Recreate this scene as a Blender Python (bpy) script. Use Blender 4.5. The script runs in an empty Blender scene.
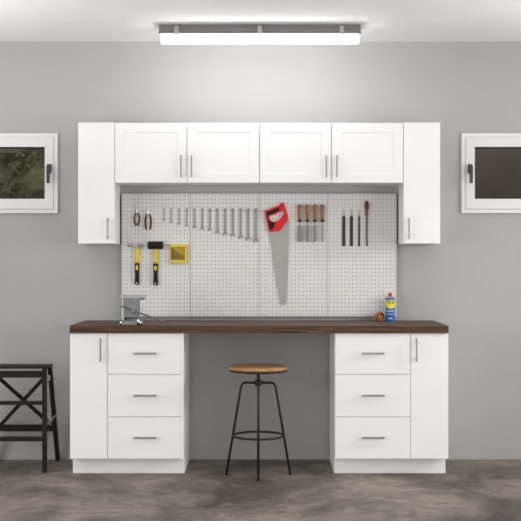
import bpy, bmesh, math, random
from mathutils import Vector, Matrix
random.seed(7)
C = bpy.context.scene
COL = C.collection
PI = math.pi
# ---------------------------------------------------------------- camera
F_PX, DIST, EYE = 1130.0, 7.5, 1.32
CX = CY = 260.5
cam_d = bpy.data.cameras.new('camera'); cam = bpy.data.objects.new('camera', cam_d); COL.objects.link(cam)
cam_d.sensor_width = 36.0; cam_d.lens = F_PX / 521.0 * 36.0
cam.location = (0, -DIST, EYE); cam.rotation_euler = (PI/2, 0, 0)
cam_d.clip_end = 60
C.camera = cam
def X(px, y): return (px - CX) * (DIST + y) / F_PX          # y = world depth coordinate (0 = back wall)
def Z(py, y): return EYE - (py - CY) * (DIST + y) / F_PX
CEIL = 2.772
# ---------------------------------------------------------------- materials
def mat(name, color, rough=0.5, metal=0.0, spec=0.5, noise=None, bump=None, coat=0.0):
    m = bpy.data.materials.new(name); m.use_nodes = True
    nt = m.node_tree; b = nt.nodes['Principled BSDF']
    b.inputs['Base Color'].default_value = (*color, 1); b.inputs['Roughness'].default_value = rough
    b.inputs['Metallic'].default_value = metal; b.inputs['Specular IOR Level'].default_value = spec
    b.inputs['Coat Weight'].default_value = coat
    tc = nt.nodes.new('ShaderNodeTexCoord')
    sc, amt = noise or (14.0, 0.04)
    n = nt.nodes.new('ShaderNodeTexNoise'); n.inputs['Scale'].default_value = sc; n.inputs['Detail'].default_value = 4
    nt.links.new(tc.outputs['Object'], n.inputs['Vector'])
    r = nt.nodes.new('ShaderNodeValToRGB')
    r.color_ramp.elements[0].position = .3; r.color_ramp.elements[1].position = .7
    r.color_ramp.elements[0].color = tuple(c*(1-amt) for c in color) + (1,)
    r.color_ramp.elements[1].color = tuple(min(1, c*(1+amt)) for c in color) + (1,)
    nt.links.new(n.outputs['Fac'], r.inputs['Fac']); nt.links.new(r.outputs['Color'], b.inputs['Base Color'])
    if bump:
        n2 = nt.nodes.new('ShaderNodeTexNoise'); n2.inputs['Scale'].default_value = bump[0]; n2.inputs['Detail'].default_value = 5
        nt.links.new(tc.outputs['Object'], n2.inputs['Vector'])
        bp = nt.nodes.new('ShaderNodeBump'); bp.inputs['Strength'].default_value = bump[1]; bp.inputs['Distance'].default_value = .004
        nt.links.new(n2.outputs['Fac'], bp.inputs['Height']); nt.links.new(bp.outputs['Normal'], b.inputs['Normal'])
    return m
def wood(name, dark, light, stretch, scale=3.0, rough=.45, dist=2.5, lo=.3, hi=.75):
    m = bpy.data.materials.new(name); m.use_nodes = True
    nt = m.node_tree; b = nt.nodes['Principled BSDF']; b.inputs['Roughness'].default_value = rough
    tc = nt.nodes.new('ShaderNodeTexCoord'); mp = nt.nodes.new('ShaderNodeMapping'); mp.inputs['Scale'].default_value = stretch
    n = nt.nodes.new('ShaderNodeTexNoise'); n.inputs['Scale'].default_value = scale; n.inputs['Detail'].default_value = 8
    n.inputs['Roughness'].default_value = .62; n.inputs['Distortion'].default_value = dist
    nt.links.new(tc.outputs['Object'], mp.inputs['Vector']); nt.links.new(mp.outputs['Vector'], n.inputs['Vector'])
    r = nt.nodes.new('ShaderNodeValToRGB'); r.color_ramp.elements[0].position = lo; r.color_ramp.elements[1].position = hi
    r.color_ramp.elements[0].color = (*dark, 1); r.color_ramp.elements[1].color = (*light, 1)
    nt.links.new(n.outputs['Fac'], r.inputs['Fac']); nt.links.new(r.outputs['Color'], b.inputs['Base Color'])
    return m
M = {}
M['wall'] = mat('wall_paint', (.45, .447, .441), .85, spec=.2, noise=(1.2, .02), bump=(160, .08))
M['ceil'] = mat('ceiling_paint', (.84, .84, .84), .9, spec=.1, noise=(2, .01))
M['white'] = mat('white_lacquer', (.90, .90, .895), .38, spec=.4, noise=(3, .008))
M['plastic_white'] = mat('white_window_frame', (.80, .80, .79), .4, noise=(3, .01))
M['peg'] = mat('pegboard_grey', (.77, .765, .745), .6, spec=.3, noise=(5, .015))
M['steel'] = mat('brushed_steel', (.50, .50, .49), .42, .8, noise=(60, .08))
M['handle'] = mat('satin_nickel', (.36, .36, .36), .35, 1.0, noise=(40, .05))
M['chrome'] = mat('bright_steel', (.82, .82, .82), .16, 1.0, noise=(30, .05))
M['wrench'] = mat('tool_steel', (.33, .33, .32), .5, .45, noise=(40, .08))
M['sawsteel'] = mat('saw_blade_steel', (.42, .42, .40), .5, .5, noise=(25, .05))
M['cast'] = mat('grey_cast_iron', (.24, .25, .25), .45, .5, noise=(30, .1)); M['jaw'] = mat('worn_jaw_steel', (.44, .44, .43), .4, .8, noise=(30, .1))
M['black'] = mat('black_rubber', (.012, .012, .012), .6, spec=.25, noise=(20, .15))
M['blackmetal'] = mat('black_powder_coat', (.016, .015, .014), .45, spec=.35, noise=(20, .15))
M['filesteel'] = mat('dark_file_steel', (.035, .035, .032), .6, .1, noise=(200, .3))
M['bit'] = mat('bronze_bit_steel', (.16, .13, .06), .5, .4)
M['chisel'] = mat('ground_chisel_steel', (.25, .25, .245), .5, .45, noise=(40, .1))
M['red'] = mat('red_plastic', (.70, .016, .018), .5, spec=.3, noise=(20, .06))
M['darkred'] = mat('dark_red_plastic', (.25, .018, .02), .35, noise=(20, .1))
M['yellow'] = mat('yellow_plastic', (.78, .56, .015), .42, noise=(20, .05))
M['orangewood'] = wood('orange_handle_wood', (.20, .065, .015), (.46, .19, .055), (60, 60, 8), 1.5, .35, 1.0)
M['walnut'] = wood('dark_walnut', (.026, .012, .007), (.17, .094, .056), (1.1, 14, 26), 1.6, .5, 1.6, .34, .7); M['walnut'].node_tree.nodes['Principled BSDF'].inputs['Specular IOR Level'].default_value = .25
M['seatwood'] = wood('warm_seat_wood', (.27, .12, .04), (.58, .32, .14), (2.2, 22, 10), 1.6, .4, 1.4)
M['stepwood'] = wood('black_stained_wood', (.010, .0095, .009), (.024, .022, .020), (4, 30, 4), 2, .6); M['stepwood'].node_tree.nodes['Principled BSDF'].inputs['Specular IOR Level'].default_value = .2
M['grey_plastic'] = mat('grey_lamp_housing', (.215, .21, .20), .5, noise=(15, .04))
M['darkgrey'] = mat('dark_grey_handle', (.07, .07, .07), .35, .5, noise=(20, .1))
M['gasket'] = mat('black_gasket', (.02, .02, .02), .7)
M['blue'] = mat('blue_can_paint', (.02, .15, .50), .4, 0, noise=(20, .04))
M['navy'] = mat('navy_print', (.01, .02, .10), .4)
M['badge'] = mat('yellow_print', (.85, .72, .02), .4)
M['offwhite'] = mat('white_print', (.75, .78, .8), .45)
M['orange'] = mat('orange_print', (.75, .28, .02), .45, noise=(40, .1))
M['maroon'] = mat('maroon_tin', (.17, .02, .012), .4, noise=(40, .1))
M['leaf'] = mat('hedge_leaves', (.22, .235, .12), .7, noise=(7, .35))
M['twig'] = mat('dry_twigs', (.34, .27, .15), .8, noise=(9, .2))
M['hedge'] = mat('dark_hedge', (.20, .205, .12), .9, noise=(5, .4), bump=(30, .6))
M['fence'] = mat('dark_fence', (.21, .185, .165), .8, noise=(6, .1))
M['soil'] = mat('garden_soil', (.06, .05, .035), .95, noise=(6, .3))
def floor_mat():
    m = bpy.data.materials.new('stained_concrete'); m.use_nodes = True
    nt = m.node_tree; b = nt.nodes['Principled BSDF']
    tc = nt.nodes.new('ShaderNodeTexCoord')
    def noise(scale, detail, rough, dist, mscale):
        mp = nt.nodes.new('ShaderNodeMapping'); mp.inputs['Scale'].default_value = mscale
        mp.inputs['Location'].default_value = (3.1, 1.7, 0)
        n = nt.nodes.new('ShaderNodeTexNoise'); n.inputs['Scale'].default_value = scale; n.inputs['Detail'].default_value = detail
        n.inputs['Roughness'].default_value = rough; n.inputs['Distortion'].default_value = dist
        nt.links.new(tc.outputs['Object'], mp.inputs['Vector']); nt.links.new(mp.outputs['Vector'], n.inputs['Vector'])
        return n
    n1 = noise(1.5, 7, .62, .6, (1, .75, 1)); n2 = noise(7, 9, .72, 1.2, (.9, 1.0, 1))
    r1 = nt.nodes.new('ShaderNodeValToRGB')
    r1.color_ramp.elements[0].position = .38; r1.color_ramp.elements[0].color = (.108, .096, .088, 1)
    r1.color_ramp.elements[1].position = .64; r1.color_ramp.elements[1].color = (.325, .288, .260, 1)
    r2 = nt.nodes.new('ShaderNodeValToRGB')
    r2.color_ramp.elements[0].position = .33; r2.color_ramp.elements[0].color = (.58, .57, .565, 1)
    r2.color_ramp.elements[1].position = .66; r2.color_ramp.elements[1].color = (1.15, 1.13, 1.1, 1)
    nt.links.new(n1.outputs['Fac'], r1.inputs['Fac']); nt.links.new(n2.outputs['Fac'], r2.inputs['Fac'])
    mx = nt.nodes.new('ShaderNodeMix'); mx.data_type = 'RGBA'; mx.blend_type = 'MULTIPLY'; mx.inputs['Factor'].default_value = 1
    nt.links.new(r1.outputs['Color'], mx.inputs['A']); nt.links.new(r2.outputs['Color'], mx.inputs['B'])
    nt.links.new(mx.outputs['Result'], b.inputs['Base Color'])
    b.inputs['Roughness'].default_value = .62; b.inputs['Specular IOR Level'].default_value = .25
    return m
M['floor'] = floor_mat()
def glass_mat():
    m = bpy.data.materials.new('tinted_glass'); m.use_nodes = True
    nt = m.node_tree; nt.nodes.clear()
    out = nt.nodes.new('ShaderNodeOutputMaterial')
    t = nt.nodes.new('ShaderNodeBsdfTransparent'); t.inputs['Color'].default_value = (.84, .83, .81, 1)
    g = nt.nodes.new('ShaderNodeBsdfGlossy'); g.inputs['Roughness'].default_value = .04
    fr = nt.nodes.new('ShaderNodeFresnel'); fr.inputs['IOR'].default_value = 1.45
    mx = nt.nodes.new('ShaderNodeMixShader')
    nt.links.new(fr.outputs[0], mx.inputs[0]); nt.links.new(t.outputs[0], mx.inputs[1]); nt.links.new(g.outputs[0], mx.inputs[2])
    nt.links.new(mx.outputs[0], out.inputs[0])
    return m
M['glass'] = glass_mat()
def emit(name, color, strength):
    m = bpy.data.materials.new(name); m.use_nodes = True
    b = m.node_tree.nodes['Principled BSDF']
    b.inputs['Base Color'].default_value = (.85, .85, .85, 1); b.inputs['Roughness'].default_value = .4
    b.inputs['Emission Color'].default_value = (*color, 1); b.inputs['Emission Strength'].default_value = strength
    return m
M['diffuser'] = emit('lit_diffuser', (1, 1, 1), 15.5)
# ---------------------------------------------------------------- mesh helpers
class MB:
    """collects shapes in world coordinates, then links them as ONE mesh object"""
    def __init__(s): s.bm = bmesh.new()
    def box(s, x0, x1, y0, y1, z0, z1, bev=0.0, seg=2, rot=None, piv=None):
        t = bmesh.new()
        vs = [t.verts.new((x, y, z)) for x in (x0, x1) for y in (y0, y1) for z in (z0, z1)]
        for f in ((0,1,3,2), (4,6,7,5), (0,4,5,1), (2,3,7,6), (0,2,6,4), (1,5,7,3)): t.faces.new([vs[i] for i in f])
        if bev: bmesh.ops.bevel(t, geom=t.edges[:], offset=bev, segments=seg, profile=.5, affect='EDGES')
        if rot is not None:
            bmesh.ops.rotate(t, verts=t.verts[:], cent=piv or Vector(((x0+x1)/2, (y0+y1)/2, (z0+z1)/2)), matrix=rot)
        s._add(t); return s
    def bar(s, p, q, w, h, up=(0, 0, 1), bev=0.0):
        """rectangular bar from p to q; w across, h along 'up'"""
        p, q = Vector(p), Vector(q); d = (q-p); L = d.length; d.normalize()
        u = Vector(up); u = (u - d*u.dot(d)).normalized(); a = d.cross(u)
        t = bmesh.new(); vs = []
        for l in (0, L):
            for i in (-1, 1):
                for j in (-1, 1): vs.append(t.verts.new(p + d*l + a*(i*w/2) + u*(j*h/2)))
        for f in ((0,1,3,2), (4,6,7,5), (0,4,5,1), (2,3,7,6), (0,2,6,4), (1,5,7,3)): t.faces.new([vs[i] for i in f])
        if bev: bmesh.ops.bevel(t, geom=t.edges[:], offset=bev, segments=2, profile=.5, affect='EDGES')
        s._add(t); return s
    def tube(s, pts, r, seg=12, closed=False, flat=1.0):
        pts = [Vector(p) for p in pts]; n = len(pts); rr = r if isinstance(r, (list, tuple)) else [r]*n
        t = bmesh.new(); rings = []; prev = None
        for i, p in enumerate(pts):
            if closed: d = pts[(i+1) % n] - pts[i-1]
            else: d = pts[min(i+1, n-1)] - pts[max(i-1, 0)]
            if d.length < 1e-9: d = Vector((0, 0, 1))
            d.normalize()
            if prev is None:
                a = d.cross(Vector((0, 1, 0)));  a = a if a.length > .05 else d.cross(Vector((1, 0, 0)))
            else: a = prev - d*prev.dot(d)
            a.normalize(); prev = a; b = d.cross(a)
            rings.append([t.verts.new(p + (a*math.cos(k*2*PI/seg) + b*math.sin(k*2*PI/seg)*flat)*rr[i]) for k in range(seg)])
        for i in range(n if closed else n-1):
            A, B = rings[i], rings[(i+1) % n]
            for k in range(seg): t.faces.new((A[k], A[(k+1) % seg], B[(k+1) % seg], B[k]))
        if not closed: t.faces.new(rings[0]); t.faces.new(rings[-1])
        for f in t.faces: f.smooth = len(f.verts) == 4
        s._add(t); return s
    def lathe(s, prof, c, axis='Z', seg=32, sx=1.0, sy=1.0):
        """prof: list of (radius, height)"""
        t = bmesh.new(); rings = []
        for r, h in prof:
            ring = []
            for k in range(seg):
                a = k*2*PI/seg; u, v = r*math.cos(a)*sx, r*math.sin(a)*sy
                co = {'Z': (u, v, h), 'Y': (u, h, v), 'X': (h, u, v)}[axis]
                ring.append(t.verts.new(Vector(c) + Vector(co)))
            rings.append(ring)
        for A, B in zip(rings, rings[1:]):
            for k in range(seg):
                f = t.faces.new((A[k], A[(k+1) % seg], B[(k+1) % seg], B[k])); f.smooth = True
        t.faces.new(rings[0]); t.faces.new(rings[-1])
        s._add(t); return s
    def prism(s, loops, y0, y1, bev=0.0):
        """extrude an outline (first loop) with holes (other loops), given as (x,z), from y0 to y1"""
        cu = bpy.data.curves.new('c', 'CURVE'); cu.dimensions = '2D'; cu.fill_mode = 'BOTH'
        for lp in loops:
            sp = cu.splines.new('POLY'); sp.points.add(len(lp)-1); sp.use_cyclic_u = True
            for p, (x, z) in zip(sp.points, lp): p.co = (x, z, 0, 1)
        cu.extrude = abs(y1-y0)/2 - bev; cu.bevel_depth = bev; cu.bevel_resolution = 2; cu.offset = -bev
        o = bpy.data.objects.new('c', cu); COL.objects.link(o)
        bpy.context.view_layer.update()
        me = bpy.data.meshes.new_from_object(o.evaluated_get(bpy.context.evaluated_depsgraph_get()))
        t = bmesh.new(); t.from_mesh(me)
        for v in t.verts: v.co = Vector((v.co.x, (y0+y1)/2 - v.co.z, v.co.y))
        bmesh.ops.remove_doubles(t, verts=t.verts[:], dist=1e-6)
        for f in t.faces: f.smooth = False
        bpy.data.objects.remove(o); bpy.data.curves.remove(cu); bpy.data.meshes.remove(me)
        s._add(t); return s
    def sphere(s, c, r, sc=(1, 1, 1), seg=16):
        t = bmesh.new(); bmesh.ops.create_uvsphere(t, u_segments=seg, v_segments=max(6, seg//2), radius=r)
        for v in t.verts: v.co = Vector((v.co.x*sc[0], v.co.y*sc[1], v.co.z*sc[2])) + Vector(c)
        for f in t.faces: f.smooth = True
        s._add(t); return s
    def _add(s, t):
        bmesh.ops.recalc_face_normals(t, faces=t.faces[:])
        me = bpy.data.meshes.new('t'); t.to_mesh(me); t.free(); s.bm.from_mesh(me); bpy.data.meshes.remove(me)
    def build(s, name, m, parent=None):
        me = bpy.data.meshes.new(name)
        off = Vector((0, 0, 0)); p = parent
        while p is not None: off += p.location; p = p.parent
        bmesh.ops.translate(s.bm, verts=s.bm.verts[:], vec=-off)
        if parent is None and len(s.bm.verts):                       # origin at the base of the thing
            xs = [v.co for v in s.bm.verts]
            base = Vector((sum(v.x for v in xs)/len(xs), sum(v.y for v in xs)/len(xs), min(v.z for v in xs)))
            bmesh.ops.translate(s.bm, verts=s.bm.verts[:], vec=-base)
        else: base = Vector((0, 0, 0))
        s.bm.to_mesh(me); s.bm.free(); me.materials.append(m)
        o = bpy.data.objects.new(name, me); COL.objects.link(o); o.location = base
        if parent is not None: o.parent = parent
        return o
def tag(o, label=None, cat=None, group=None, kind=None):
    if label: o['label'] = label
    if cat: o['category'] = cat
    if group: o['group'] = group
    if kind: o['kind'] = kind
    return o
def thing(name, label, cat, loc, group=None):
    o = bpy.data.objects.new(name, None); COL.objects.link(o); o.location = loc; o.empty_display_size = .05
    return tag(o, label, cat, group)
def struct(o): o['kind'] = 'structure'; return o
def copy_tree(o, parent=None):
    c = o.copy(); COL.objects.link(c); c.parent = parent
    for ch in list(o.children): copy_tree(ch, c)
    return c
def ellipse(cx, cz, rx, rz, n=20, rot=0):
    return [(cx + rx*math.cos(a)*math.cos(rot) - rz*math.sin(a)*math.sin(rot), cz + rx*math.cos(a)*math.sin(rot) + rz*math.sin(a)*math.cos(rot))
            for a in (k*2*PI/n for k in range(n))]
# ---------------------------------------------------------------- the room
RX, BACK = 3.6, -9.2
W1 = (X(58.3, 0) - .92, X(58.3, 0), Z(213.3, 0), Z(133.4, 0))        # back wall windows: x0, x1, z0, z1
W2 = (X(461.0, 0), X(461.0, 0) + .92, Z(213.3, 0), Z(133.4, 0))
SIDE = (-1.85, -.95, 1.5, 2.2)                                     # side window in the right wall: y0, y1, z0, z1
struct(MB().box(-RX-.2, RX+.2, BACK-.2, .2, -.12, 0).build('floor', M['floor']))
struct(MB().box(-RX-.2, RX+.2, BACK-.2, .2, CEIL, CEIL+.12).build('ceiling', M['ceil']))
def holed(axis, a0, a1, holes, t0, t1):
    """a wall built of blocks round its openings; holes (a0,a1,z0,z1) sorted along a and sharing z0,z1"""
    w = MB(); z0, z1 = holes[0][2], holes[0][3]
    def b(p, q, lo, hi):
        if axis == 'x': w.box(p, q, t0, t1, lo, hi)
        else: w.box(t0, t1, p, q, lo, hi)
    b(a0, a1, 0, z0); b(a0, a1, z1, CEIL); cur = a0
    for h in holes: b(cur, h[0], z0, z1); cur = h[1]
    b(cur, a1, z0, z1)
    bmesh.ops.remove_doubles(w.bm, verts=w.bm.verts[:], dist=1e-5)
    return w
IN = .035                                                            # frame overlaps the opening edge
hole = lambda w: (w[0]+IN, w[1]-IN, w[2]+IN, w[3]-IN)
struct(holed('x', -RX, RX, [hole(W1), hole(W2)], 0, .2).build('wall_back', M['wall']))
struct(MB().box(-RX-.2, -RX, BACK, .2, 0, CEIL).build('wall_left', M['wall']))
struct(holed('y', BACK, .2, [SIDE], RX, RX+.2).build('wall_right', M['wall']))
struct(MB().box(-RX, RX, BACK-.2, BACK, 0, CEIL).build('wall_front', M['wall']))
def rect(x0, x1, z0, z1): return [(x0, z0), (x1, z0), (x1, z1), (x0, z1)]
def window(name, w, gx_in, hx, flip):
    """white awning window: outer frame, opening sash, dark glazing gasket, tinted pane, dark lever handle"""
    x0, x1, z0, z1 = w
    root = struct(bpy.data.objects.new(name, None)); COL.objects.link(root); root.location = ((x0+x1)/2, 0, z0)
    g0, g1 = Z(199.0, 0), Z(147.3, 0)
    m = gx_in - .007                                                        # frame width at the side
    fr = .026
    MB().prism([rect(x0, x1, z0, z1), rect(x0+fr, x1-fr, z0+fr, z1-fr)], -.022, .10, .002).build('window_frame', M['plastic_white'], root)
    s0, s1 = x0+fr+.001, x1-fr-.001; q0, q1 = z0+fr+.001, z1-fr-.001
    MB().prism([rect(s0, s1, q0, q1), rect(x0+m, x1-m, g0, g1)], -.027, .05, .003).build('sash', M['plastic_white'], root)
    MB().prism([rect(x0+m-.001, x1-m+.001, g0-.001, g1+.001), rect(x0+m+.006, x1-m-.006, g0+.006, g1-.006)], -.012, .035, 0).build('gasket', M['gasket'], root)
    MB().box(x0+m+.003, x1-m-.003, .008, .014, g0+.003, g1-.003).build('pane', M['glass'], root)
    hd = MB(); hc = hx
    zt, zb = Z(164.2, -.034), Z(183.6, -.034)
    hd.box(hc-.014, hc+.014, -.044, -.0265, zt-.062, zt, .003)
    hd.tube([(hc, -.044, zt-.03), (hc, -.068, zt-.03)], .009)
    hd.box(hc-.011, hc+.011, -.080, -.064, zb, zt-.015, .004)
    hd.build('window_handle', M['darkgrey'], root)
    return root
window('window_1', W1, X(58.3, 0)-X(44.3, 0), X(49.2, -.034), False)
window('window_2', W2, X(475.2, 0)-X(461.0, 0), X(470.2, -.034), True)
# ---------------------------------------------------------------- outdoors behind the small windows
h = MB()
t = bmesh.new(); bmesh.ops.create_grid(t, x_segments=60, y_segments=40, size=1.0)
from mathutils import noise as mnoise
hv = []
for v in t.verts:
    x, z = v.co.x*1.2 - 1.75, v.co.y*1.15 + 1.15
    d = .95 + .22*mnoise.noise((x*4, z*4, 1)) + .12*mnoise.noise((x*11, z*11, 4))
    v.co = Vector((x, d, z))
ex = bmesh.ops.extrude_face_region(t, geom=t.faces[:])
for v in [g for g in ex['geom'] if isinstance(g, bmesh.types.BMVert)]: v.co.y = 1.9
bmesh.ops.recalc_face_normals(t, faces=t.faces[:])
me = bpy.data.meshes.new('t'); t.to_mesh(me); t.free(); h.bm.from_mesh(me)
shrub = thing('hedge', 'dark green hedge with dry twigs seen through the window left of the cabinets', 'hedge', (-1.75, 1.3, 0))
h.build('hedge_body', M['hedge'], shrub)
lv = MB()
for i in range(2600):
    x = random.uniform(-2.7, -.8); z = random.uniform(.9, 2.25)
    y = .93 + .22*mnoise.noise((x*4, z*4, 1)) + .12*mnoise.noise((x*11, z*11, 4)) - random.uniform(.0, .10)
    L = random.uniform(.02, .045); a = random.uniform(0, 2*PI); wv = L*random.uniform(.3, .5)
    d = Vector((math.cos(a), random.uniform(-.5, .5), math.sin(a))).normalized(); s_ = d.cross(Vector((random.uniform(-.4, .4), 1, random.uniform(-.4, .4)))).normalized()
    p = Vector((x, y, z)); b = lv.bm
    q = [b.verts.new(p), b.verts.new(p + d*L*.5 + s_*wv*.5), b.verts.new(p + d*L), b.verts.new(p + d*L*.5 - s_*wv*.5)]
    b.faces.new(q)
tag(lv.build('foliage', M['leaf'], shrub), kind='stuff')
tw = MB()
for i in range(46):
    x = random.uniform(-2.2, -1.2); z = random.uniform(1.5, 2.1); a = random.uniform(-1.2, 1.2); pts = []; y = random.uniform(.62, .78)
    for k in range(6):
        pts.append((x, y, z)); x += math.sin(a)*.03; z += math.cos(a)*.03; a += random.uniform(-.7, .7)
    tw.tube(pts, .0016, 5)
tag(tw.build('twigs', M['twig'], shrub), kind='stuff')
fc = MB(); fc.box(.9, 2.9, .75, .80, 0, 2.6)
tag(fc.build('garden_fence', M['fence']), 'dark plain fence seen through the window right of the cabinets', 'fence')
struct(MB().box(-4, 4, .2, 3, -.12, -.001).build('ground', M['soil']))
# ---------------------------------------------------------------- cabinets
FY = -.59                                                            # fronts of the base cabinets
def pull(parent, x0, x1, z0, z1, y, r=.0052):
    """bar handle with two round posts standing off a front at depth y"""
    m = MB(); c = -.030
    if abs(x1-x0) > abs(z1-z0):
        z = (z0+z1)/2; m.box(x0, x1, y+c-.005, y+c+.005, z-r, z+r, .0015)
        for x in (x0+.018, x1-.018): m.tube([(x, y+.001, z), (x, y+c, z)], .0042)
    else:
        x = (x0+x1)/2; m.box(x-r, x+r, y+c-.005, y+c+.005, z0, z1, .0015)
        for z in (z0+.018, z1-.018): m.tube([(x, y+.001, z), (x, y+c, z)], .0042)
    return m.build('handle', M['handle'], parent)
PLY = -.487
def base_cabinet(lab, x0, x1, split, door_left, stile):
    root = thing('base_cabinet', lab, 'cabinet', ((x0+x1)/2, -.3, 0), 'base cabinets under the worktop')
    zb, zt = Z(458.7, FY), .8775
    zbot = Z(459.6, FY)
    cb = MB(); T = .018; ft = .020
    cb.box(x0, x0+T, FY+ft+.002, -.012, zbot, zt, .0006); cb.box(x1-T, x1, FY+ft+.002, -.012, zbot, zt, .0006)
    cb.box(x0+T, x1-T, FY+ft+.002, -.012, zbot, zbot+T); cb.box(x0+T, x1-T, FY+ft+.002, -.012, zt-T, zt)
    cb.box(x0+T, x1-T, -.02, -.012, zbot+T, zt-T)
    cb.box(split-.009, split+.009, FY+ft+.002, -.02, zbot+T, zt-T)
    zs = [Z(374.3, FY), Z(416.9, FY)]
    dx0, dx1 = (split, x1) if door_left else (x0, split)
    for z in zs: cb.box(dx0+.009, dx1-.009, FY+ft+.002, FY+.08, z-.009, z+.009)
    if stile: cb.box(x1-stile, x1, FY, FY+ft+.002, zbot, zt, .0008); dx1 -= stile
    cb.build('carcass', M['white'], root)
    MB().box(x0+.001, x1-.001, PLY, -.03, 0, zbot+.0, .0008).build('plinth', M['white'], root)
    g = .0016
    a0, a1 = (x0, split) if door_left else (split, x1)
    d = MB().box(a0+g*.3, a1-g, FY, FY+ft, zb, zt-.003, .0012).build('door', M['white'], root) if door_left else \
        MB().box(a0+g, a1-g*.3, FY, FY+ft, zb, zt-.003, .0012).build('door', M['white'], root)
    hx = X(101.0, FY) if door_left else X(416.0, FY)
    pull(d, hx, hx+.0001, Z(361.5, FY), Z(337.8, FY), FY)
    lv_ = [zt-.003, zs[0], zs[1], zb]
    hz = [353.6, 395.8, 438.0]
    hx0, hx1 = (133.4, 156.6) if door_left else (361.8, 384.6)
    for k in range(3):
        hi = lv_[k] - (g if k else 0); lo = lv_[k+1] + (g if k < 2 else 0)
        dr = MB().box(dx0+g, dx1-g*.5, FY, FY+ft, lo, hi, .0012).build('drawer', M['white'], root)
        pull(dr, X(hx0, FY-.03), X(hx1, FY-.03), Z(hz[k], FY-.03), Z(hz[k], FY-.03), FY)
    return root
base_cabinet('white base cabinet left of the stool, door on its left and three drawers', X(69.9, FY), -.470, X(107.6, FY), True, .016)
base_cabinet('white base cabinet right of the stool, three drawers with door on its right', .456, X(448.4, FY), X(410.4, FY), False, 0)
MB_top = MB().box(X(69.4, -.61), X(448.7, -.61), -.61, -.002, .8775, .9224, .002)
tag(MB_top.build('worktop', M['walnut']), 'long dark walnut worktop across both white base cabinets', 'worktop')

UY = -.30
def shaker(x0, x1, z0, z1, y, th=.02, rail=.060, deep=.0032):
    """a framed door front with a recessed middle panel whose lip slopes"""
    m = MB(); b = m.bm
    i0, i1, k0, k1 = x0+rail, x1-rail, z0+rail, z1-rail; s = .004
    loops = [[(x0, y+th, z0), (x1, y+th, z0), (x1, y+th, z1), (x0, y+th, z1)],
             [(x0, y+.001, z0), (x1, y+.001, z0), (x1, y+.001, z1), (x0, y+.001, z1)],
             [(x0+.001, y, z0+.001), (x1-.001, y, z0+.001), (x1-.001, y, z1-.001), (x0+.001, y, z1-.001)],
             [(i0, y, k0), (i1, y, k0), (i1, y, k1), (i0, y, k1)],
             [(i0+s*.3, y+deep, k0+s*.3), (i1-s*.3, y+deep, k0+s*.3), (i1-s*.3, y+deep, k1-s*.3), (i0+s*.3, y+deep, k1-s*.3)]]
    vs = [[b.verts.new(p) for p in lp] for lp in loops]
    for A, B in zip(vs, vs[1:]):
        for k in range(4): b.faces.new((A[k], A[(k+1) % 4], B[(k+1) % 4], B[k]))
    b.faces.new(vs[0]); b.faces.new(vs[-1]); bmesh.ops.recalc_face_normals(b, faces=b.faces[:])
    return m
def carcass(x0, x1, z0, z1, y, mids=()):
    m = MB(); T = .018; yb = -.002
    m.box(x0, x0+T, y, yb, z0, z1, .0006); m.box(x1-T, x1, y, yb, z0, z1, .0006)
    m.box(x0+T, x1-T, y, yb, z0, z0+T); m.box(x0+T, x1-T, y, yb, z1-T, z1); m.box(x0+T, x1-T, yb-.008, yb, z0+T, z1-T)
    for s in mids: m.box(s-.009, s+.009, y, yb-.008, z0+T, z1-T)
    return m
ZT, ZS, ZL = Z(122.4, UY), Z(182.8, UY), Z(243.6, UY)
TX = [X(78.0, UY), -.930, .912, X(440.3, UY)]
def tall(lab, x0, x1, hpx):
    root = thing('wall_cabinet', lab, 'cabinet', ((x0+x1)/2, -.15, ZL), 'tall wall cabinets')
    carcass(x0, x1, ZL, ZT, UY+.022).build('carcass', M['white'], root)
    d = MB().box(x0+.0006, x1-.0006, UY, UY+.02, ZL+.0005, ZT-.0005, .0012).build('door', M['white'], root)
    pull(d, X(hpx, UY-.03), X(hpx, UY-.03)+.0001, Z(239.2, UY-.03), Z(217.6, UY-.03), UY)
tall('tall narrow white wall cabinet at the end nearest the leafy window', TX[0], TX[1], 107.6)
tall('tall narrow white wall cabinet at the end nearest the plain dark window', TX[2], TX[3], 409.2)
def short(lab, x0, xm, x1, h0, h1):
    root = thing('wall_cabinet', lab, 'cabinet', ((x0+x1)/2, -.15, ZS), 'two-door wall cabinets')
    carcass(x0, x1, ZS, ZT, UY+.022, ()).build('carcass', M['white'], root)
    for a, b, hp in ((x0, xm, h0), (xm, x1, h1)):
        d = shaker(a+.0016, b-.0016, ZS+.001, ZT-.003, UY).build('door', M['white'], root)
        pull(d, X(hp, UY-.03), X(hp, UY-.03)+.0001, Z(177.3, UY-.03), Z(155.2, UY-.03), UY, .0048)
XM = X(259.6, UY)
short('low white two-door wall cabinet above the hammers and the smaller wrenches', TX[1]+.001, X(187.0, UY), XM-.0005, 180.9, 191.5)
short('low white two-door wall cabinet above the hand saw, chisels and files', XM+.0005, X(331.5, UY), TX[2]-.001, 326.4, 337.0)
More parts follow.
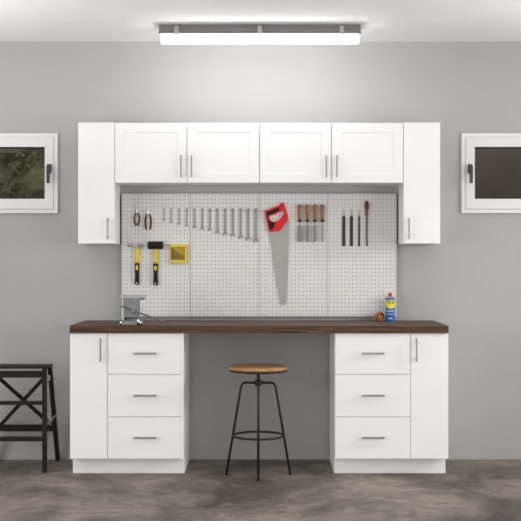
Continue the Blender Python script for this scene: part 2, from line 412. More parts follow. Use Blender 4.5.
# ---------------------------------------------------------------- pegboard: four perforated panels, every hole a real hole
PY = -.034                                                           # front face of the boards
PZ0, PZ1 = Z(316.4, PY), Z(193.7, PY)
edges = [121.6, 190.3, 259.1, 327.9, 396.5]
def peg_mesh(w, hgt):
    m = MB(); b = m.bm; th = .005; nx, nz = 18, 32; px_, pz_ = w/nx, hgt/nz; R = .0039
    cache = {}
    def V(x, y, z):
        k = (round(x, 5), round(y, 5), round(z, 5))
        if k not in cache: cache[k] = b.verts.new((x, y, z))
        return cache[k]
    for i in range(nx):
        for j in range(nz):
            cx, cz = (i+.5)*px_ - w/2, (j+.5)*pz_; hx, hz = px_/2, pz_/2
            outer = [(hx, 0), (hx, hz), (0, hz), (-hx, hz), (-hx, 0), (-hx, -hz), (0, -hz), (hx, -hz)]
            rim = [V(cx + R*math.cos(k*PI/4), 0, cz + R*math.sin(k*PI/4)) for k in range(8)]
            rin = [V(cx + R*math.cos(k*PI/4), th, cz + R*math.sin(k*PI/4)) for k in range(8)]
            of = [V(cx+u, 0, cz+v) for u, v in outer]; ob = [V(cx+u, th, cz+v) for u, v in outer]
            for k in range(8):
                n = (k+1) % 8
                b.faces.new((of[k], of[n], rim[n], rim[k])); b.faces.new((rim[k], rim[n], rin[n], rin[k])); b.faces.new((ob[n], ob[k], rin[k], rin[n]))
    for s in (-1, 1):
        for j in range(nz*2):
            x = s*w/2; b.faces.new((V(x, 0, j*pz_/2), V(x, 0, (j+1)*pz_/2), V(x, th, (j+1)*pz_/2), V(x, th, j*pz_/2)))
        for i in range(nx*2):
            z = 0 if s < 0 else hgt; u = i*px_/2 - w/2
            b.faces.new((V(u, 0, z), V(u+px_/2, 0, z), V(u+px_/2, th, z), V(u, th, z)))
    bmesh.ops.recalc_face_normals(b, faces=b.faces[:])
    return m
pw = X(edges[1], PY) - X(edges[0], PY) - .0025
plabels = ['light grey pegboard panel holding the pliers, hammer and yellow bit case', 'light grey pegboard panel holding only the larger wrenches',
           'light grey pegboard panel holding the hand saw and wooden chisels', 'light grey pegboard panel holding the black files, above the blue can']
proto = None
for k in range(4):
    xc = (X(edges[k], PY) + X(edges[k+1], PY))/2
    if k == 0:
        proto = thing('pegboard_panel', plabels[0], 'pegboard', (xc, PY, PZ0), 'pegboard panels')
        o = MB(); o.bm.free(); o = peg_mesh(pw, PZ1-PZ0)
        bmesh.ops.translate(o.bm, verts=o.bm.verts[:], vec=(xc, PY, PZ0))
        o.build('perforated_board', M['peg'], proto)
        for s in (-1, 1):
            MB().box(xc+s*(pw/2-.004)-.0035, xc+s*(pw/2-.004)+.0035, PY+.005, -.0005, PZ0+.001, PZ1-.001).build('batten', M['gasket'], proto)
        for z in (PZ0+.004, PZ1-.004):
            MB().box(xc-pw/2+.0075, xc+pw/2-.0075, PY+.005, -.0005, z-.0035, z+.0035).build('batten', M['gasket'], proto)  # hidden top and bottom strips, added to shut light out behind the holes
    else:
        c = copy_tree(proto); c.location = (xc, PY, PZ0); c['label'] = plabels[k]
TY = PY - .0005                                                      # back of the tools hanging on it
tx = lambda px: X(px, TY-.006); tz = lambda py: Z(py, TY-.006)
# ---------------------------------------------------------------- combination wrenches
wx = [163.8, 171.2, 179.0, 186.5, 194.5, 202.3, 209.8, 217.3, 225.1, 232.8, 240.6, 248.1, 255.8]
wb = [221.3, 223.5, 225.2, 226.8, 228.6, 230.2, 231.6, 234.0, 235.6, 237.0, 239.3, 241.0, 242.8]
wl = ['smallest combination wrench, first of the row, nearest the pliers', 'second smallest combination wrench, next to the smallest one near the pliers',
      'third smallest combination wrench, hanging above the yellow bit case', 'fourth smallest combination wrench, last before the seam between pegboard panels',
      'fifth combination wrench, first one past the pegboard seam', 'sixth combination wrench, second one past the pegboard seam',
      'combination wrench hanging at the middle of the row of thirteen', 'sixth largest combination wrench, just past the middle of the row',
      'fifth largest combination wrench, right of the row centre', 'fourth largest combination wrench, three away from the longest one',
      'third largest combination wrench, two away from the longest one', 'second largest combination wrench, beside the longest one near the saw',
      'largest and longest combination wrench, last of the row beside the hand saw']
for k in range(13):
    f = k/12.0; x = tx(wx[k]); zt = tz(208.3); zb = tz(wb[k]); R1 = .0055 + .0070*f; R2 = R1*1.3; sw = .0030 + .0052*f; th = .004 + .004*f
    y1 = TY; y0 = TY - th
    m = MB()
    cz = zt - R1; m.prism([ellipse(x, cz, R1, R1, 20), ellipse(x, cz, R1*.56, R1*.56, 12)], y0-.001, y1, .0006)
    m.prism([[(x-sw*.85, cz-R1*.8), (x+sw*.85, cz-R1*.8), (x+sw, zb+R2*1.5), (x-sw, zb+R2*1.5)]], y0+.001, y1-.0005, .0005)
    oz = zb + R2*.95; tilt = -PI/2 + .26; aw = .62
    pts = [(R2*math.cos(tilt + aw + (2*PI-2*aw)*i/22), R2*math.sin(tilt + aw + (2*PI-2*aw)*i/22)) for i in range(23)]
    hw = R2*math.sin(aw)*.95; d = Vector((math.cos(tilt), math.sin(tilt))); n = Vector((-d.y, d.x))
    for s in (-1, 1): q = d*(-R2*.15) + n*(hw*s); pts.append((q.x, q.y))
    m.prism([[(x+u, oz+v) for u, v in pts]], y0-.0005, y1, .0005)
    tag(m.build('combination_wrench', M['wrench']), wl[k], 'wrench', 'wrenches on the pegboard')
# ---------------------------------------------------------------- pliers
def pliers(lab, cx, top, piv, bot, wmid, spread_end, red_out, jaw):
    x = tx(cx); zt, zp, zb = tz(top), tz(piv), tz(bot); S = 1/151.5
    root = thing('pliers', lab, 'pliers', (x, TY, zb))
    j = MB(); jw = jaw*S
    j.prism([[(x-jw*.25, zt), (x+jw*.3, zt), (x+jw*.6, zt-(zt-zp)*.45), (x+jw, zp+.006), (x+jw*1.05, zp-.006), (x-jw*1.05, zp-.006), (x-jw, zp+.006), (x-jw*.6, zt-(zt-zp)*.45)]], TY-.011, TY, .001)
    j.tube([(x, TY-.013, zp+.003), (x, TY, zp+.003)], .0035)
    j.build('jaws', M['chrome'], root)
    for s in (-1, 1):
        prof = [(.35, 0), (.75, .16), (1, .42), (.93, .68), (spread_end+.1, .88), (spread_end, 1)]
        L = zp - zb - .002
        pts = [(x + s*w*wmid*S, TY-.006, zp - .004 - L*t) for w, t in prof]
        g = MB().tube(pts, [.0036, .0046, .0050, .0052, .0050, .0038], 10)
        g.build('handle', M['darkred'] if red_out else M['black'], root)
        k = MB(); off = (.0030 if not red_out else .0012)
        k.tube([(px_ - s*off, py_-.0026, pz_) for px_, py_, pz_ in pts[1:5]], [.0016, .0020, .0022, .0018] if not red_out else [.0036, .0044, .0044, .004], 8)
        tag(k.build('grip_inlay', M['black'] if red_out else M['red'], root), 'black inlay' if red_out else 'red inlay')
pliers('small pliers with black and red handles, jaw tips long and bright', 137.0, 205.4, 212.3, 225.4, 2.6, .35, False, 1.0)
pliers('larger pliers with dark red handles and short jaws, beside the smallest wrench', 148.2, 208.8, 213.0, 229.2, 3.0, .66, True, 1.35)
# ---------------------------------------------------------------- hammers
def hammer_handle(root, cx, wy, top, mid, bot, wt, wg, oval):
    S = 1/151.5; x = tx(cx); yc = TY-.013
    m = MB().lathe([(wt*.5*S*.92, tz(mid)-.0), (wt*.5*S, tz(mid)+.02), (wt*.5*S*.98, tz(top)-.01), (wt*.5*S*.92, tz(top)+.006)], (x, yc, 0), 'Z', 20, 1, .75)
    tag(m.build('handle', M['yellow'], root), 'yellow upper handle')
    L = tz(mid) - tz(bot); w = wg*.5*S
    m = MB().lathe([(w*.75, tz(bot)), (w*.98, tz(bot)+.004), (w*1.0, tz(bot)+L*.2), (w*.88, tz(bot)+L*.45), (w*.95, tz(bot)+L*.75), (w*.98, tz(mid)-.003), (w*.9, tz(mid))], (x, yc, 0), 'Z', 20, 1, .78)
    g = m.build('grip', M['black'], root); tag(g, 'black rubber grip')
    zc = tz(oval); yf = yc - w*.78*.93
    m = MB().sphere((x, yf, zc), 1.0, (.0085, .0024, .018), 18)
    tag(m.build('grip_inlay', M['yellow'], g), 'yellow oval inlay')
    MB().tube([(x, yc-w*.8, tz(bot)+.012), (x, yc, tz(bot)+.012)], .004, 10).build('hanging_eyelet', M['chrome'], g)
claw = thing('claw_hammer', 'yellow and black hammer with a bright steel claw head', 'hammer', (tx(137.2), TY, tz(284.7)), 'hammers on the pegboard')
m = MB(); xc = tx(137.2); hy = TY-.013; zh = tz(245.0)
m.tube([(tx(133.6), hy, zh), (tx(131.4), hy, zh+.001)], [.0085, .0075], 14)
m.tube([(tx(131.6), hy, zh+.001), (tx(128.4), hy, zh+.002)], [.012, .0125], 18)
m.box(tx(133.2), tx(139.0), hy-.0115, hy+.0115, zh-.012, zh+.011, .004)
for s in (-1, 1):
    m.tube([(tx(138.4), hy+s*.006, zh+.001), (tx(140.0), hy+s*.008, zh-.001), (tx(141.4), hy+s*.009, zh-.007), (tx(142.2), hy+s*.010, zh-.013)], [.0085, .007, .005, .0025], 10)
m.box(tx(135.6), tx(138.9), hy-.009, hy+.009, zh-.024, zh-.008, .003)
m.build('head', M['steel'], claw)
hammer_handle(claw, 137.2, 0, 248.2, 263.2, 284.7, 4.9, 4.7, 267.6)
mal = thing('mallet', 'yellow and black mallet with a thick black rubber head', 'mallet', (tx(155.7), TY, tz(285.2)), 'hammers on the pegboard')
zc = (tz(241.4)+tz(249.2))/2; hr = .0255
m = MB(); x0, x1 = tx(148.0)+.001, tx(163.3)
m.lathe([(hr*.86, x0), (hr, x0+.004), (hr, x0+.018), (hr*.95, x0+.021), (hr*.95, x1-.021), (hr, x1-.018), (hr, x1-.004), (hr*.86, x1)], (0, TY-.0265, zc), 'X', 32)
m.build('head', M['black'], mal)
hammer_handle(mal, 155.7, 0, 248.8, 263.6, 285.2, 4.9, 4.8, 268.2)
# ---------------------------------------------------------------- drill bit case
cs = thing('drill_bit_case', 'flat square yellow case of drill bits beside the mallet', 'tool case', (tx(178.7), TY, tz(263.3)))
bx0, bx1, bz0, bz1 = tx(170.2), tx(187.3), tz(263.2), tz(244.4)
yb = TY - .022
def pz(v): return bz1 - (bz1-bz0)*v
def pxx(u): return bx0 + (bx1-bx0)*u
MB().prism([[(bx0, bz0), (bx1, bz0), (bx1, bz1), (bx0, bz1)], [(pxx(.05), pz(.84)), (pxx(.88), pz(.84)), (pxx(.88), pz(.15)), (pxx(.05), pz(.15))]], yb, TY-.004, .0015).build('case_rim', M['yellow'], cs)
MB().box(bx0+.001, bx1-.001, TY-.004, TY, bz0+.001, bz1-.001, .001).build('case_back', mat('deep_yellow_case', (.50, .36, .03), .5), cs)
MB().box(pxx(.03), pxx(.97), yb-.003, yb+.002, pz(.97), pz(.88), .001).build('clasp_strip', mat('pale_yellow_case', (.62, .55, .16), .5), cs)
for k in range(9):
    u = .11 + k*.086; L = (.60 - .045*k)
    m = MB(); xk = pxx(u); r = .0021 - .0001*k
    m.tube([(xk, TY-.0085, pz(.79)), (xk, TY-.0085, pz(.62))], r, 8)
    n = 16; z0_, z1_ = pz(.62), pz(.80-L)
    m.tube([(xk, TY-.0085, z0_ + (z1_-z0_)*i/n) for i in range(n+1)], [r*(1 if i % 2 else .72) for i in range(n)] + [.0004], 8)
    tag(m.build('drill_bit', M['bit']), 'thin dark drill bit standing inside the yellow case', 'drill bit', 'drill bits in the yellow case')
# ---------------------------------------------------------------- hand saw
saw = thing('hand_saw', 'large hand saw with red and black handle, blade hanging down', 'saw', (tx(283), TY, tz(304.8)))
P = lambda pts: [(tx(a), tz(b)) for a, b in pts]
MB().prism([P([(269.6, 229.5), (287.6, 217.2), (289.1, 219.5), (289.0, 240), (286.9, 280), (286.3, 300.5), (285.6, 303.6), (283.8, 305.0), (281.6, 304.6), (280.4, 303.0), (275.2, 272), (270.9, 240)]),
            ellipse(tx(282.6), tz(301.4), .0052, .0052, 14)], TY-.0075, TY-.006).build('blade', M['sawsteel'], saw)
outer = [(264.3, 209.6), (266.0, 210.6), (279.3, 205.4), (282.4, 202.2), (283.4, 202.8), (285.4, 207.6), (288.1, 217.6), (287.6, 220.2), (280.4, 230.4), (279.2, 231.0), (269.6, 232.0), (268.6, 231.2)]
hole_ = [(269.2, 216.6), (270.8, 215.6), (275.0, 214.2), (279.4, 212.0), (282.4, 210.6), (283.8, 211.2), (283.7, 213.8), (281.2, 218.0), (277.6, 221.2), (275.0, 222.0), (271.6, 221.4), (269.6, 219.4)]
MB().prism([P(outer), P(hole_)], TY-.020, TY, .0025).build('handle', M['red'], saw)
blk = [[(266.4, 212.0), (268.0, 211.6), (279.4, 207.2), (279.0, 210.8), (275.0, 213.0), (270.6, 214.6), (268.3, 216.2), (268.7, 219.8), (271.2, 222.1), (275.2, 222.7), (272.6, 229.4), (269.6, 229.6)]]
tag(MB().prism([P(blk[0])], TY-.0225, TY-.014, .0015).build('grip', M['black'], saw), 'black grip')
# ---------------------------------------------------------------- chisels
chx = [299.7, 307.4, 314.9, 322.3]; chw = [4.3, 3.4, 2.7, 1.4]
cl = ['widest wood chisel, orange wooden handle, nearest the saw', 'second widest wood chisel, next to the widest one', 'third widest wood chisel, beside the narrowest one', 'narrowest wood chisel, orange handle, next to the pegboard seam']
for k in range(4):
    x = tx(chx[k]); S = 1/151.5; yc = TY-.0145
    root = thing('wood_chisel', cl[k], 'chisel', (x, TY, tz(241.6)), 'chisels on the pegboard')
    R = 2.15*S; zt, zb = tz(204.6), tz(220.0); L = zt-zb
    MB().lathe([(R*.72, zb), (R*.80, zb+L*.04), (R*.74, zb+L*.2), (R*.86, zb+L*.5), (R*1.0, zb+L*.8), (R*1.0, zb+L*.93), (R*.7, zt)], (x, yc, 0), 'Z', 20).build('handle', M['orangewood'], root)
    MB().lathe([(R*.5, tz(221.9)), (R*.92, tz(221.4)), (R*.92, tz(220.1)), (R*.75, zb+.0005)], (x, yc, 0), 'Z', 20).build('ferrule', M['blackmetal'], root)
    w = chw[k]*.5*S; m = MB()
    m.lathe([(.0042, tz(222.6)), (.0085, tz(221.8))], (x, yc, 0), 'Z', 12)
    m.lathe([(min(.0035, w), tz(226.2)), (.0040, tz(222.4))], (x, yc, 0), 'Z', 12)
    m.prism([[(x-w, tz(241.5)), (x+w, tz(241.5)), (x+w, tz(226.2)), (x+w*.7, tz(225.4)), (x-w*.7, tz(225.4)), (x-w, tz(226.2))]], yc-.003, yc+.003, .0012)
    m.build('blade', M['chisel'], root)
# ---------------------------------------------------------------- files and screwdriver
fl = ['wide flat black file with bare tang, nearest the chisels', 'wide flat black file in the middle, between the other two files', 'narrow black file beside the red-handled screwdriver']
for k, (fx, fw) in enumerate(((343.8, 3.0), (351.5, 2.9), (359.1, 1.7))):
    x = tx(fx); w = fw*.5/151.5
    root = thing('metal_file', fl[k], 'file', (x, TY, tz(246.2)), 'files on the pegboard')
    MB().prism([[(x-w*.92, tz(246.2)), (x+w*.92, tz(246.2)), (x+w, tz(244.5)), (x+w, tz(217.2)), (x+w*.6, tz(216.0)), (x-w*.6, tz(216.0)), (x-w, tz(217.2)), (x-w, tz(244.5))]], TY-.007, TY, .001).build('file_body', M['filesteel'], root)
    u = min(w*.5, .0042)
    tag(MB().prism([[(x-u, tz(216.1)), (x+u, tz(216.1)), (x+.0009, tz(208.8)), (x-.0009, tz(208.8))]], TY-.0055, TY-.0015, .0004).build('tang', M['wrench'], root), 'bare steel tang')
x = tx(366.7); yc = TY - .0125
sd = thing('screwdriver', 'long slim screwdriver with red and black handle', 'screwdriver', (x, TY, tz(246.2)))
zt, zb = tz(200.9), tz(215.6); L = zt-zb; R = .0118
MB().lathe([(R*.62, zb), (R*.8, zb+L*.06), (R*.72, zb+L*.2), (R*.9, zb+L*.42), (R*1.0, zb+L*.72), (R*.95, zb+L*.9), (R*.55, zt)], (x, yc, 0), 'Z', 20).build('handle', M['darkred'], sd)
m = MB()
for k in range(6):
    a = k*PI/3 + PI/6; m.tube([(x+R*.88*math.cos(a), yc+R*.88*math.sin(a), zb+L*.42), (x+R*.97*math.cos(a), yc+R*.97*math.sin(a), zb+L*.7), (x+R*.9*math.cos(a), yc+R*.9*math.sin(a), zb+L*.86)], .0026, 6)
tag(m.build('grip_inlay', M['black'], sd), 'black grip ribs')
m = MB().tube([(x, yc, tz(215.4)), (x, yc, tz(244.5)), (x, yc, tz(246.2))], [.0045, .0045, .0045], 12)
m.build('shaft', M['filesteel'], sd)
# ---------------------------------------------------------------- bench vise
WT = .9224
vy = -.572; S = (DIST+vy)/F_PX
vx = lambda p: X(p, vy); vz = lambda p: Z(p, vy)
vis = thing('bench_vise', 'grey steel bench vise bolted on the worktop above the left drawers', 'vise', (vx(130.5), -.45, WT))
m = MB()
m.prism([[(vx(118.6), WT), (vx(141.9), WT), (vx(141.9), WT+.010), (vx(139.0), WT+.024), (vx(137.8), WT+.030), (vx(122.6), WT+.030), (vx(121.4), WT+.024), (vx(118.6), WT+.012)]], vy, vy+.155, .003)
m.lathe([(.064, WT+.028), (.064, WT+.040), (.056, WT+.046)], (vx(130.2), vy+.085, 0), 'Z', 32)
m.build('base', M['cast'], vis)
m = MB()
m.box(vx(123.2), vx(137.4), vy+.030, vy+.155, WT+.044, vz(300.0), .006)
m.box(vx(121.0), vx(142.8), vy+.085, vy+.150, vz(300.4), vz(296.2), .004)
m.build('fixed_jaw', M['cast'], vis)
m = MB()
m.prism([[(vx(124.6), WT+.048), (vx(137.6), WT+.048), (vx(138.4), vz(301.6)), (vx(140.2), vz(298.6)), (vx(143.8), vz(298.0)), (vx(143.8), vz(296.6)), (vx(120.4), vz(296.6)), (vx(120.4), vz(298.0)), (vx(122.6), vz(298.6)), (vx(124.2), vz(301.6))]], vy-.004, vy+.055, .003)
m.build('moving_jaw', M['cast'], vis)
for s, yy in ((0, vy+.050), (1, vy+.084)):
    m = MB().box(vx(120.1), vx(144.2), yy-.056 if not s else yy-.012, yy, vz(298.4), vz(295.2), .0015)
    tag(m.build('jaw_plate', M['jaw'], vis), 'worn steel jaw plate')
m = MB().box(vx(121.9), vx(124.3), vy+.002, vy+.030, WT+.028, vz(299.5), .004)
tag(m.build('guide_rod', M['jaw'], vis), 'bright guide bar')
m = MB().lathe([(.0085, vy-.026), (.0125, vy-.024), (.0125, vy-.006), (.009, vy+.0)], (vx(133.4), 0, vz(311.2)), 'Y', 20)
m.tube([(vx(133.4), vy-.004, vz(311.2)), (vx(133.4), vy+.12, vz(311.2))], .008, 14)
m.build('screw', M['cast'], vis)
p0 = Vector((vx(122.4), vy-.016, vz(306.4))); p1 = Vector((vx(165.4), vy-.016, vz(322.2)))
m = MB().tube([p0, p1], .0050, 12); m.sphere(p0, .0065); m.sphere(p1, .0068)
tag(m.build('handle_bar', mat('dull_bar_steel', (.16, .155, .15), .5, .4), vis), 'long slanting handle bar')
for bxp in (121.0, 138.2, 140.6):
    m = MB(); zz = WT + (.012 if bxp != 138.2 else .026)
    m.lathe([(.0075, WT), (.0075, zz+.008), (.005, zz+.014)], (vx(bxp), vy-.004+ (.004 if bxp != 138.2 else 0), 0), 'Z', 12)
    tag(m.build('clamp_bolt', M['chrome'], vis), 'bright clamp bolt')
# ---------------------------------------------------------------- spray can
cyy = -.085; r = 4.62*(DIST+cyy)/F_PX; xc = X(390.1, cyy)
Zc = lambda p: Z(p, cyy-r*.5)
can = thing('spray_can', 'blue spray can with red cap and yellow badge on the worktop', 'spray can', (xc, cyy, WT))
MB().lathe([(r*.93, WT), (r, WT+.004), (r, Zc(298.6)), (r*.97, Zc(298.0))], (xc, cyy, 0), 'Z', 40).build('can_body', M['blue'], can)
MB().lathe([(r*.97, Zc(298.05)), (r*.93, Zc(297.4)), (r*.70, Zc(296.6)), (r*.45, Zc(296.3))], (xc, cyy, 0), 'Z', 40).build('shoulder', M['steel'], can)
MB().lathe([(r*.40, Zc(296.6)), (r*.40, Zc(293.4)), (r*.33, Zc(292.9))], (xc, cyy, 0), 'Z', 28).build('cap', M['red'], can)
def wrap(me_verts, z0, dr):
    for v in me_verts:
        a = v.co.x / r; v.co = Vector((xc + (r+dr)*math.sin(a), cyy - (r+dr)*math.cos(a), z0 + v.co.y))
def curved(outline, dr, n=26):
    """a thin label on the can from left/right extents per height row: outline = list of (z, halfwidth)"""
    m = MB(); b = m.bm; rows = []
    for z, hw in outline:
        rows.append([b.verts.new((xc + (r+dr)*math.sin((-hw+2*hw*i/n)/r), cyy - (r+dr)*math.cos((-hw+2*hw*i/n)/r), z)) for i in range(n+1)])
    for A, B in zip(rows, rows[1:]):
        for i in range(n): f = b.faces.new((A[i], A[i+1], B[i+1], B[i])); f.smooth = True
    bmesh.ops.recalc_face_normals(b, faces=b.faces[:]); return m
zA, zB, zC = Zc(300.0), Zc(304.2), Zc(308.6); hw = r*1.28
rows = [(zA, hw*.92), (zA-.002, hw)] + [(zA + (zB-zA)*t, hw) for t in (.4, .7, 1)]
rows += [(zB + (zC-zB)*t, hw*math.sqrt(max(0.0, 1-t*t))*1.0) for t in (.2, .4, .6, .75, .88, .95, .985)]
bad = curved(rows, .0004).build('badge', M['badge'], can)
def lettering(txt, size, z, material, parent, name, dr=.0009, sx=.66):
    cu = bpy.data.curves.new('t', 'FONT'); cu.body = txt; cu.size = size; cu.align_x = 'CENTER'; cu.align_y = 'CENTER'; cu.offset = size*.03; cu.extrude = .0001
    cu.offset = size*.02; o = bpy.data.objects.new('t', cu); COL.objects.link(o); bpy.context.view_layer.update()
    me = bpy.data.meshes.new_from_object(o.evaluated_get(bpy.context.evaluated_depsgraph_get()))
    bpy.data.objects.remove(o); bpy.data.curves.remove(cu)
    m = MB(); m.bm.from_mesh(me); bpy.data.meshes.remove(me)
    bmesh.ops.subdivide_edges(m.bm, edges=[e for e in m.bm.edges if e.calc_length() > .006], cuts=3)
    for v in m.bm.verts:
        a = v.co.x*sx / r; rr = r + dr + v.co.z; v.co = Vector((xc + rr*math.sin(a), cyy - rr*math.cos(a), z + v.co.y))
    return m.build(name, material, parent)
lettering('WD-40', .0275, (Zc(300.5)+Zc(304.4))/2, M['navy'], bad, 'lettering')
curved([(Zc(311.2), r*.75), (Zc(310.5), r*.75)], .0005).build('print_line', M['offwhite'], can)
curved([(Zc(314.2), r*.95), (Zc(313.7), r*.95)], .0005).build('print_line', M['offwhite'], can)
curved([(Zc(318.8), r*.55), (Zc(317.9), r*.3)], .0005).build('print_line', M['offwhite'], can)
# ---------------------------------------------------------------- round tin beside the can
ty = -.10; tr = 4.75*(DIST+ty)/F_PX; xt = X(379.6, ty)
tin = thing('round_tin', 'small round dark red and yellow tin standing on edge beside the blue can', 'tin', (xt, ty, WT))
zc = WT + tr
MB().lathe([(tr*.94, ty-.014), (tr, ty-.012), (tr, ty+.012), (tr*.94, ty+.014)], (xt, 0, zc), 'Y', 40).build('tin_body', M['maroon'], tin)
def arc(r0, r1, a0, a1, n=18):
    return [(xt+r1*math.cos(a0+(a1-a0)*i/n), zc+r1*math.sin(a0+(a1-a0)*i/n)) for i in range(n+1)] + [(xt+r0*math.cos(a1-(a1-a0)*i/n), zc+r0*math.sin(a1-(a1-a0)*i/n)) for i in range(n+1)]
MB().prism([arc(tr*.78, tr*.93, 1.3, 3.7)], ty-.0155, ty-.0135).build('tin_ring', M['orange'], tin)
MB().prism([arc(tr*.62, tr*.93, -.15, 1.0)], ty-.0155, ty-.0135).build('tin_patch', M['black'], tin)
m = MB()
for a, b_ in ((-.32, -.18), (.02, .16), (.46, .58)): m.box(xt+a*tr, xt+b_*tr, ty-.0155, ty-.0135, zc-.34*tr, zc+.36*tr)
m.box(xt-.2*tr, xt+.1*tr, ty-.0155, ty-.0135, zc-.02*tr, zc+.10*tr)
m.prism([arc(tr*.68, tr*.78, 4.3, 5.3)], ty-.0155, ty-.0135)
m.build('tin_print', mat('amber_print', (.62, .36, .03), .45), tin)
# ---------------------------------------------------------------- bar stool
sx, sy = X(258.3, -.533), -.533
st = thing('bar_stool', 'round wooden seat stool on thin black metal legs under the worktop', 'stool', (sx, sy, 0))
R = .184
MB().lathe([(R*.96, .6466), (R*.985, .651), (R, .657), (R*.99, .664), (R*.965, .6685), (R*.90, .6698), (.002, .6700)], (sx, sy, 0), 'Z', 56).build('seat', M['seatwood'], st)
MB().lathe([(R*.93, .6360), (R*.975, .6380), (R*.985, .6465)], (sx, sy, 0), 'Z', 56).build('seat_pan', M['blackmetal'], st)
m = MB().tube([(sx, sy, .545), (sx, sy, .641)], .0085, 14)
for k in range(9): m.lathe([(.0085, .588+k*.006), (.0105, .591+k*.006), (.0085, .594+k*.006)], (sx, sy, 0), 'Z', 14)
m.build('threaded_spindle', M['blackmetal'], st)
MB().lathe([(.018, .548), (.021, .552), (.021, .580), (.016, .585)], (sx, sy, 0), 'Z', 20).build('hub', M['blackmetal'], st)
for k in range(4):
    a = k*PI/2; d = Vector((math.cos(a), math.sin(a), 0)); c = Vector((sx, sy, 0))
    pts = [c + d*.012 + Vector((0, 0, .567)), c + d*.080 + Vector((0, 0, .567)), c + d*.092 + Vector((0, 0, .564)), c + d*.101 + Vector((0, 0, .556)), c + d*.1065 + Vector((0, 0, .543)), c + d*.1955 + Vector((0, 0, .012))]
    lg = MB().tube(pts, [.0075]*6, 12).build('leg', M['blackmetal'], st)
    MB().lathe([(.0095, 0), (.0095, .012), (.0082, .014)], c + d*.1965, 'Z', 12).build('foot_cap', M['black'], lg)
MB().tube([(sx+.156*math.cos(a), sy+.156*math.sin(a), .241) for a in (i*2*PI/64 for i in range(64))], .0072, 10, True).build('foot_ring', M['blackmetal'], st)
# ---------------------------------------------------------------- step stool
fx_, fy_ = -1.345, -.455                                             # right front leg
cx_ = -1.54; hwid = fx_ - cx_
ss = thing('step_stool', 'black folding wooden step stool standing beside the left base cabinet', 'step stool', (cx_, -.25, 0))
topz = Z(366.4, -.475)
MB().box(2*cx_-X(52.8, -.30), X(52.8, -.30), -.475, -.30, topz-.015, topz, .003).build('top_step', M['stepwood'], ss)
for s in (-1, 1):
    xx = cx_ + s*hwid
    MB().bar((xx, fy_, 0), (xx-.002*s, fy_, topz-.016), .026, .034, (0, 1, 0), .003).build('front_leg', M['stepwood'], ss)
    rl = MB().bar((xx+s*.006, -.034, .002), (xx+s*.006, -.318, topz-.016), .026, .034, (0, 1, 0), .003).build('rear_leg', M['stepwood'], ss)
def rear_y(z): return -.034 - .284*z/(topz-.016)
for yy, z0, z1 in ((-.44, Z(404.8, -.46), Z(401.4, -.46)), (-.44, Z(441.2, -.46), Z(437.2, -.46))):
    MB().box(cx_-hwid+.012, fx_-.012, -.472, -.425, z0, z1, .003).build('step', M['stepwood'], ss)
MB().box(cx_-hwid+.013, fx_-.013, -.465, -.445, Z(377.6, -.46), Z(370.9, -.46), .002).build('apron', M['stepwood'], ss)
zr0, zr1 = Z(431.6, -.15), Z(425.0, -.15); yy = rear_y((zr0+zr1)/2)
MB().box(cx_-hwid+.008, fx_-.008, yy-.011, yy+.011, zr0, zr1, .002).build('rear_rail', M['stepwood'], ss)
for s in (-1, 1):
    zA_, zB_ = Z(375.5, -.27), zr1-.004
    xa, xb = cx_ - s*(hwid-.024) + (.030 if s > 0 else 0), cx_ + s*(hwid-.010) + (.030 if s < 0 else 0)
    MB().bar((xa, rear_y(zA_)-.006*s, zA_), (xb, rear_y(zB_)-.006*s, zB_), .024, .011, (0, 1, 0), .001).build('cross_brace', M['stepwood'], ss)
m = MB()
m.bar((fx_+.016, -.445, Z(424.0, -.44)), (fx_+.020, rear_y(.33)-.012, Z(415.5, -.2)), .003, .012, (0, 0, 1))
m.bar((fx_+.016, -.445, Z(421.0, -.44)), (fx_+.020, -.36, Z(425.0, -.36)), .003, .010, (0, 0, 1))
tag(m.build('folding_stay', M['steel'], ss), 'silver metal folding stay')
m = MB().box(fx_+.013, fx_+.024, -.43, -.40, Z(380.6, -.42), Z(375.2, -.42), .002)
tag(m.build('hinge', M['steel'], ss), 'silver metal hinge')
# ---------------------------------------------------------------- ceiling lamp
ly0, ly1 = -.567, -.467
lx0, lx1 = X(158.8, ly0), X(360.9, ly0)
lamp = thing('ceiling_lamp', 'long grey batten lamp with a lit white tube cover under the ceiling', 'lamp', ((lx0+lx1)/2, -.517, CEIL))
zs = Z(33.8, ly0)
m = MB().prism([[(ly0, zs), (ly1, zs), (ly1, zs+.030), (ly1-.012, CEIL-.0005), (ly0+.012, CEIL-.0005), (ly0, zs+.030)]], lx0, lx1, .002)
for v in m.bm.verts: v.co = Vector((v.co.y, v.co.x, v.co.z))
bmesh.ops.recalc_face_normals(m.bm, faces=m.bm.faces[:])
m.box(lx0-.003, lx1+.003, ly0-.012, ly1+.006, zs, zs+.010, .002)
m.build('housing', M['grey_plastic'], lamp)
zl = Z(41.2, ly0); e = .010
m = MB().prism([[(ly0+.012, zs-.0005), (ly0+.012, zl+.007), (ly0+.020, zl), (ly1-.020, zl), (ly1-.012, zl+.007), (ly1-.012, zs-.0005)]], lx0+e, lx1-e, .003)
for v in m.bm.verts: v.co = Vector((v.co.y, v.co.x, v.co.z))
bmesh.ops.recalc_face_normals(m.bm, faces=m.bm.faces[:])
m.build('diffuser', M['diffuser'], lamp)
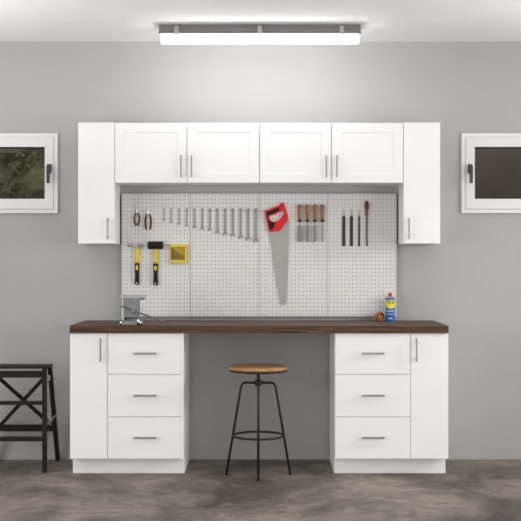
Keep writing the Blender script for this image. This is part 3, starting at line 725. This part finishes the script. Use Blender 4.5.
for p in (176.5, 259.8, 341.8):
    xk = X(p, ly0)
    m = MB().box(xk-.015, xk+.015, ly0-.016, ly0+.004, zs-.006, zs+.022, .002)
    m.box(xk-.013, xk+.013, ly0-.006, ly0+.010, zs+.022, zs+.050, .002)
    m.box(xk-.004, xk+.004, ly0-.018, ly0-.015, zs-.004, zs+.018, .001)
    tag(m.build('clip', M['steel'], lamp), 'bright metal clip')
# ---------------------------------------------------------------- light
def area(name, loc, target, sx_, sy_, power, color=(1, 1, 1), spread=PI):
    l = bpy.data.lights.new(name, 'AREA'); l.shape = 'RECTANGLE'; l.size = sx_; l.size_y = sy_; l.energy = power; l.color = color; l.spread = spread
    o = bpy.data.objects.new(name, l); COL.objects.link(o); o.location = loc
    o.rotation_euler = (Vector(target) - Vector(loc)).to_track_quat('-Z', 'Y').to_euler(); return o
area('window_daylight', (RX-.04, -1.40, 1.85), (-.3, -.6, .45), .45, .4, 7, (1, .99, .975), math.radians(80))
area('side_fill_a', (-RX+.05, -4.0, 1.2), (0, -4.0, 1.2), 4.0, 1.9, 92)  # added fill light out of view; the left wall has no window
area('side_fill_b', (RX-.05, -4.0, 1.2), (0, -4.0, 1.2), 4.0, 1.9, 84)  # matching added fill on the right, no real source there
area('ceiling_fill_a', (-2.5, -1.7, 1.25), (-2.2, -1.5, 4), .6, .6, 19, (1, 1, 1), math.radians(130))  # added uplight to brighten the ceiling, no lamp stands here
area('ceiling_fill_b', (2.5, -1.7, 1.25), (2.2, -1.5, 4), .6, .6, 14, (1, 1, 1), math.radians(130))  # second added ceiling uplight, likewise without a lamp
area('front_fill', (0.5, -8.9, 1.1), (0, 0, .9), 4.6, 1.9, 50)  # added frontal fill behind the camera; the wall there has no opening
w = bpy.data.worlds.new('world'); C.world = w; w.use_nodes = True
bg = w.node_tree.nodes['Background']; bg.inputs[0].default_value = (.86, .86, .86, 1); bg.inputs[1].default_value = 1.6
vs = C.view_settings; vs.view_transform = 'Standard'; vs.look = 'None'; vs.gamma = 1; vs.use_curve_mapping = False; vs.exposure = 0.06
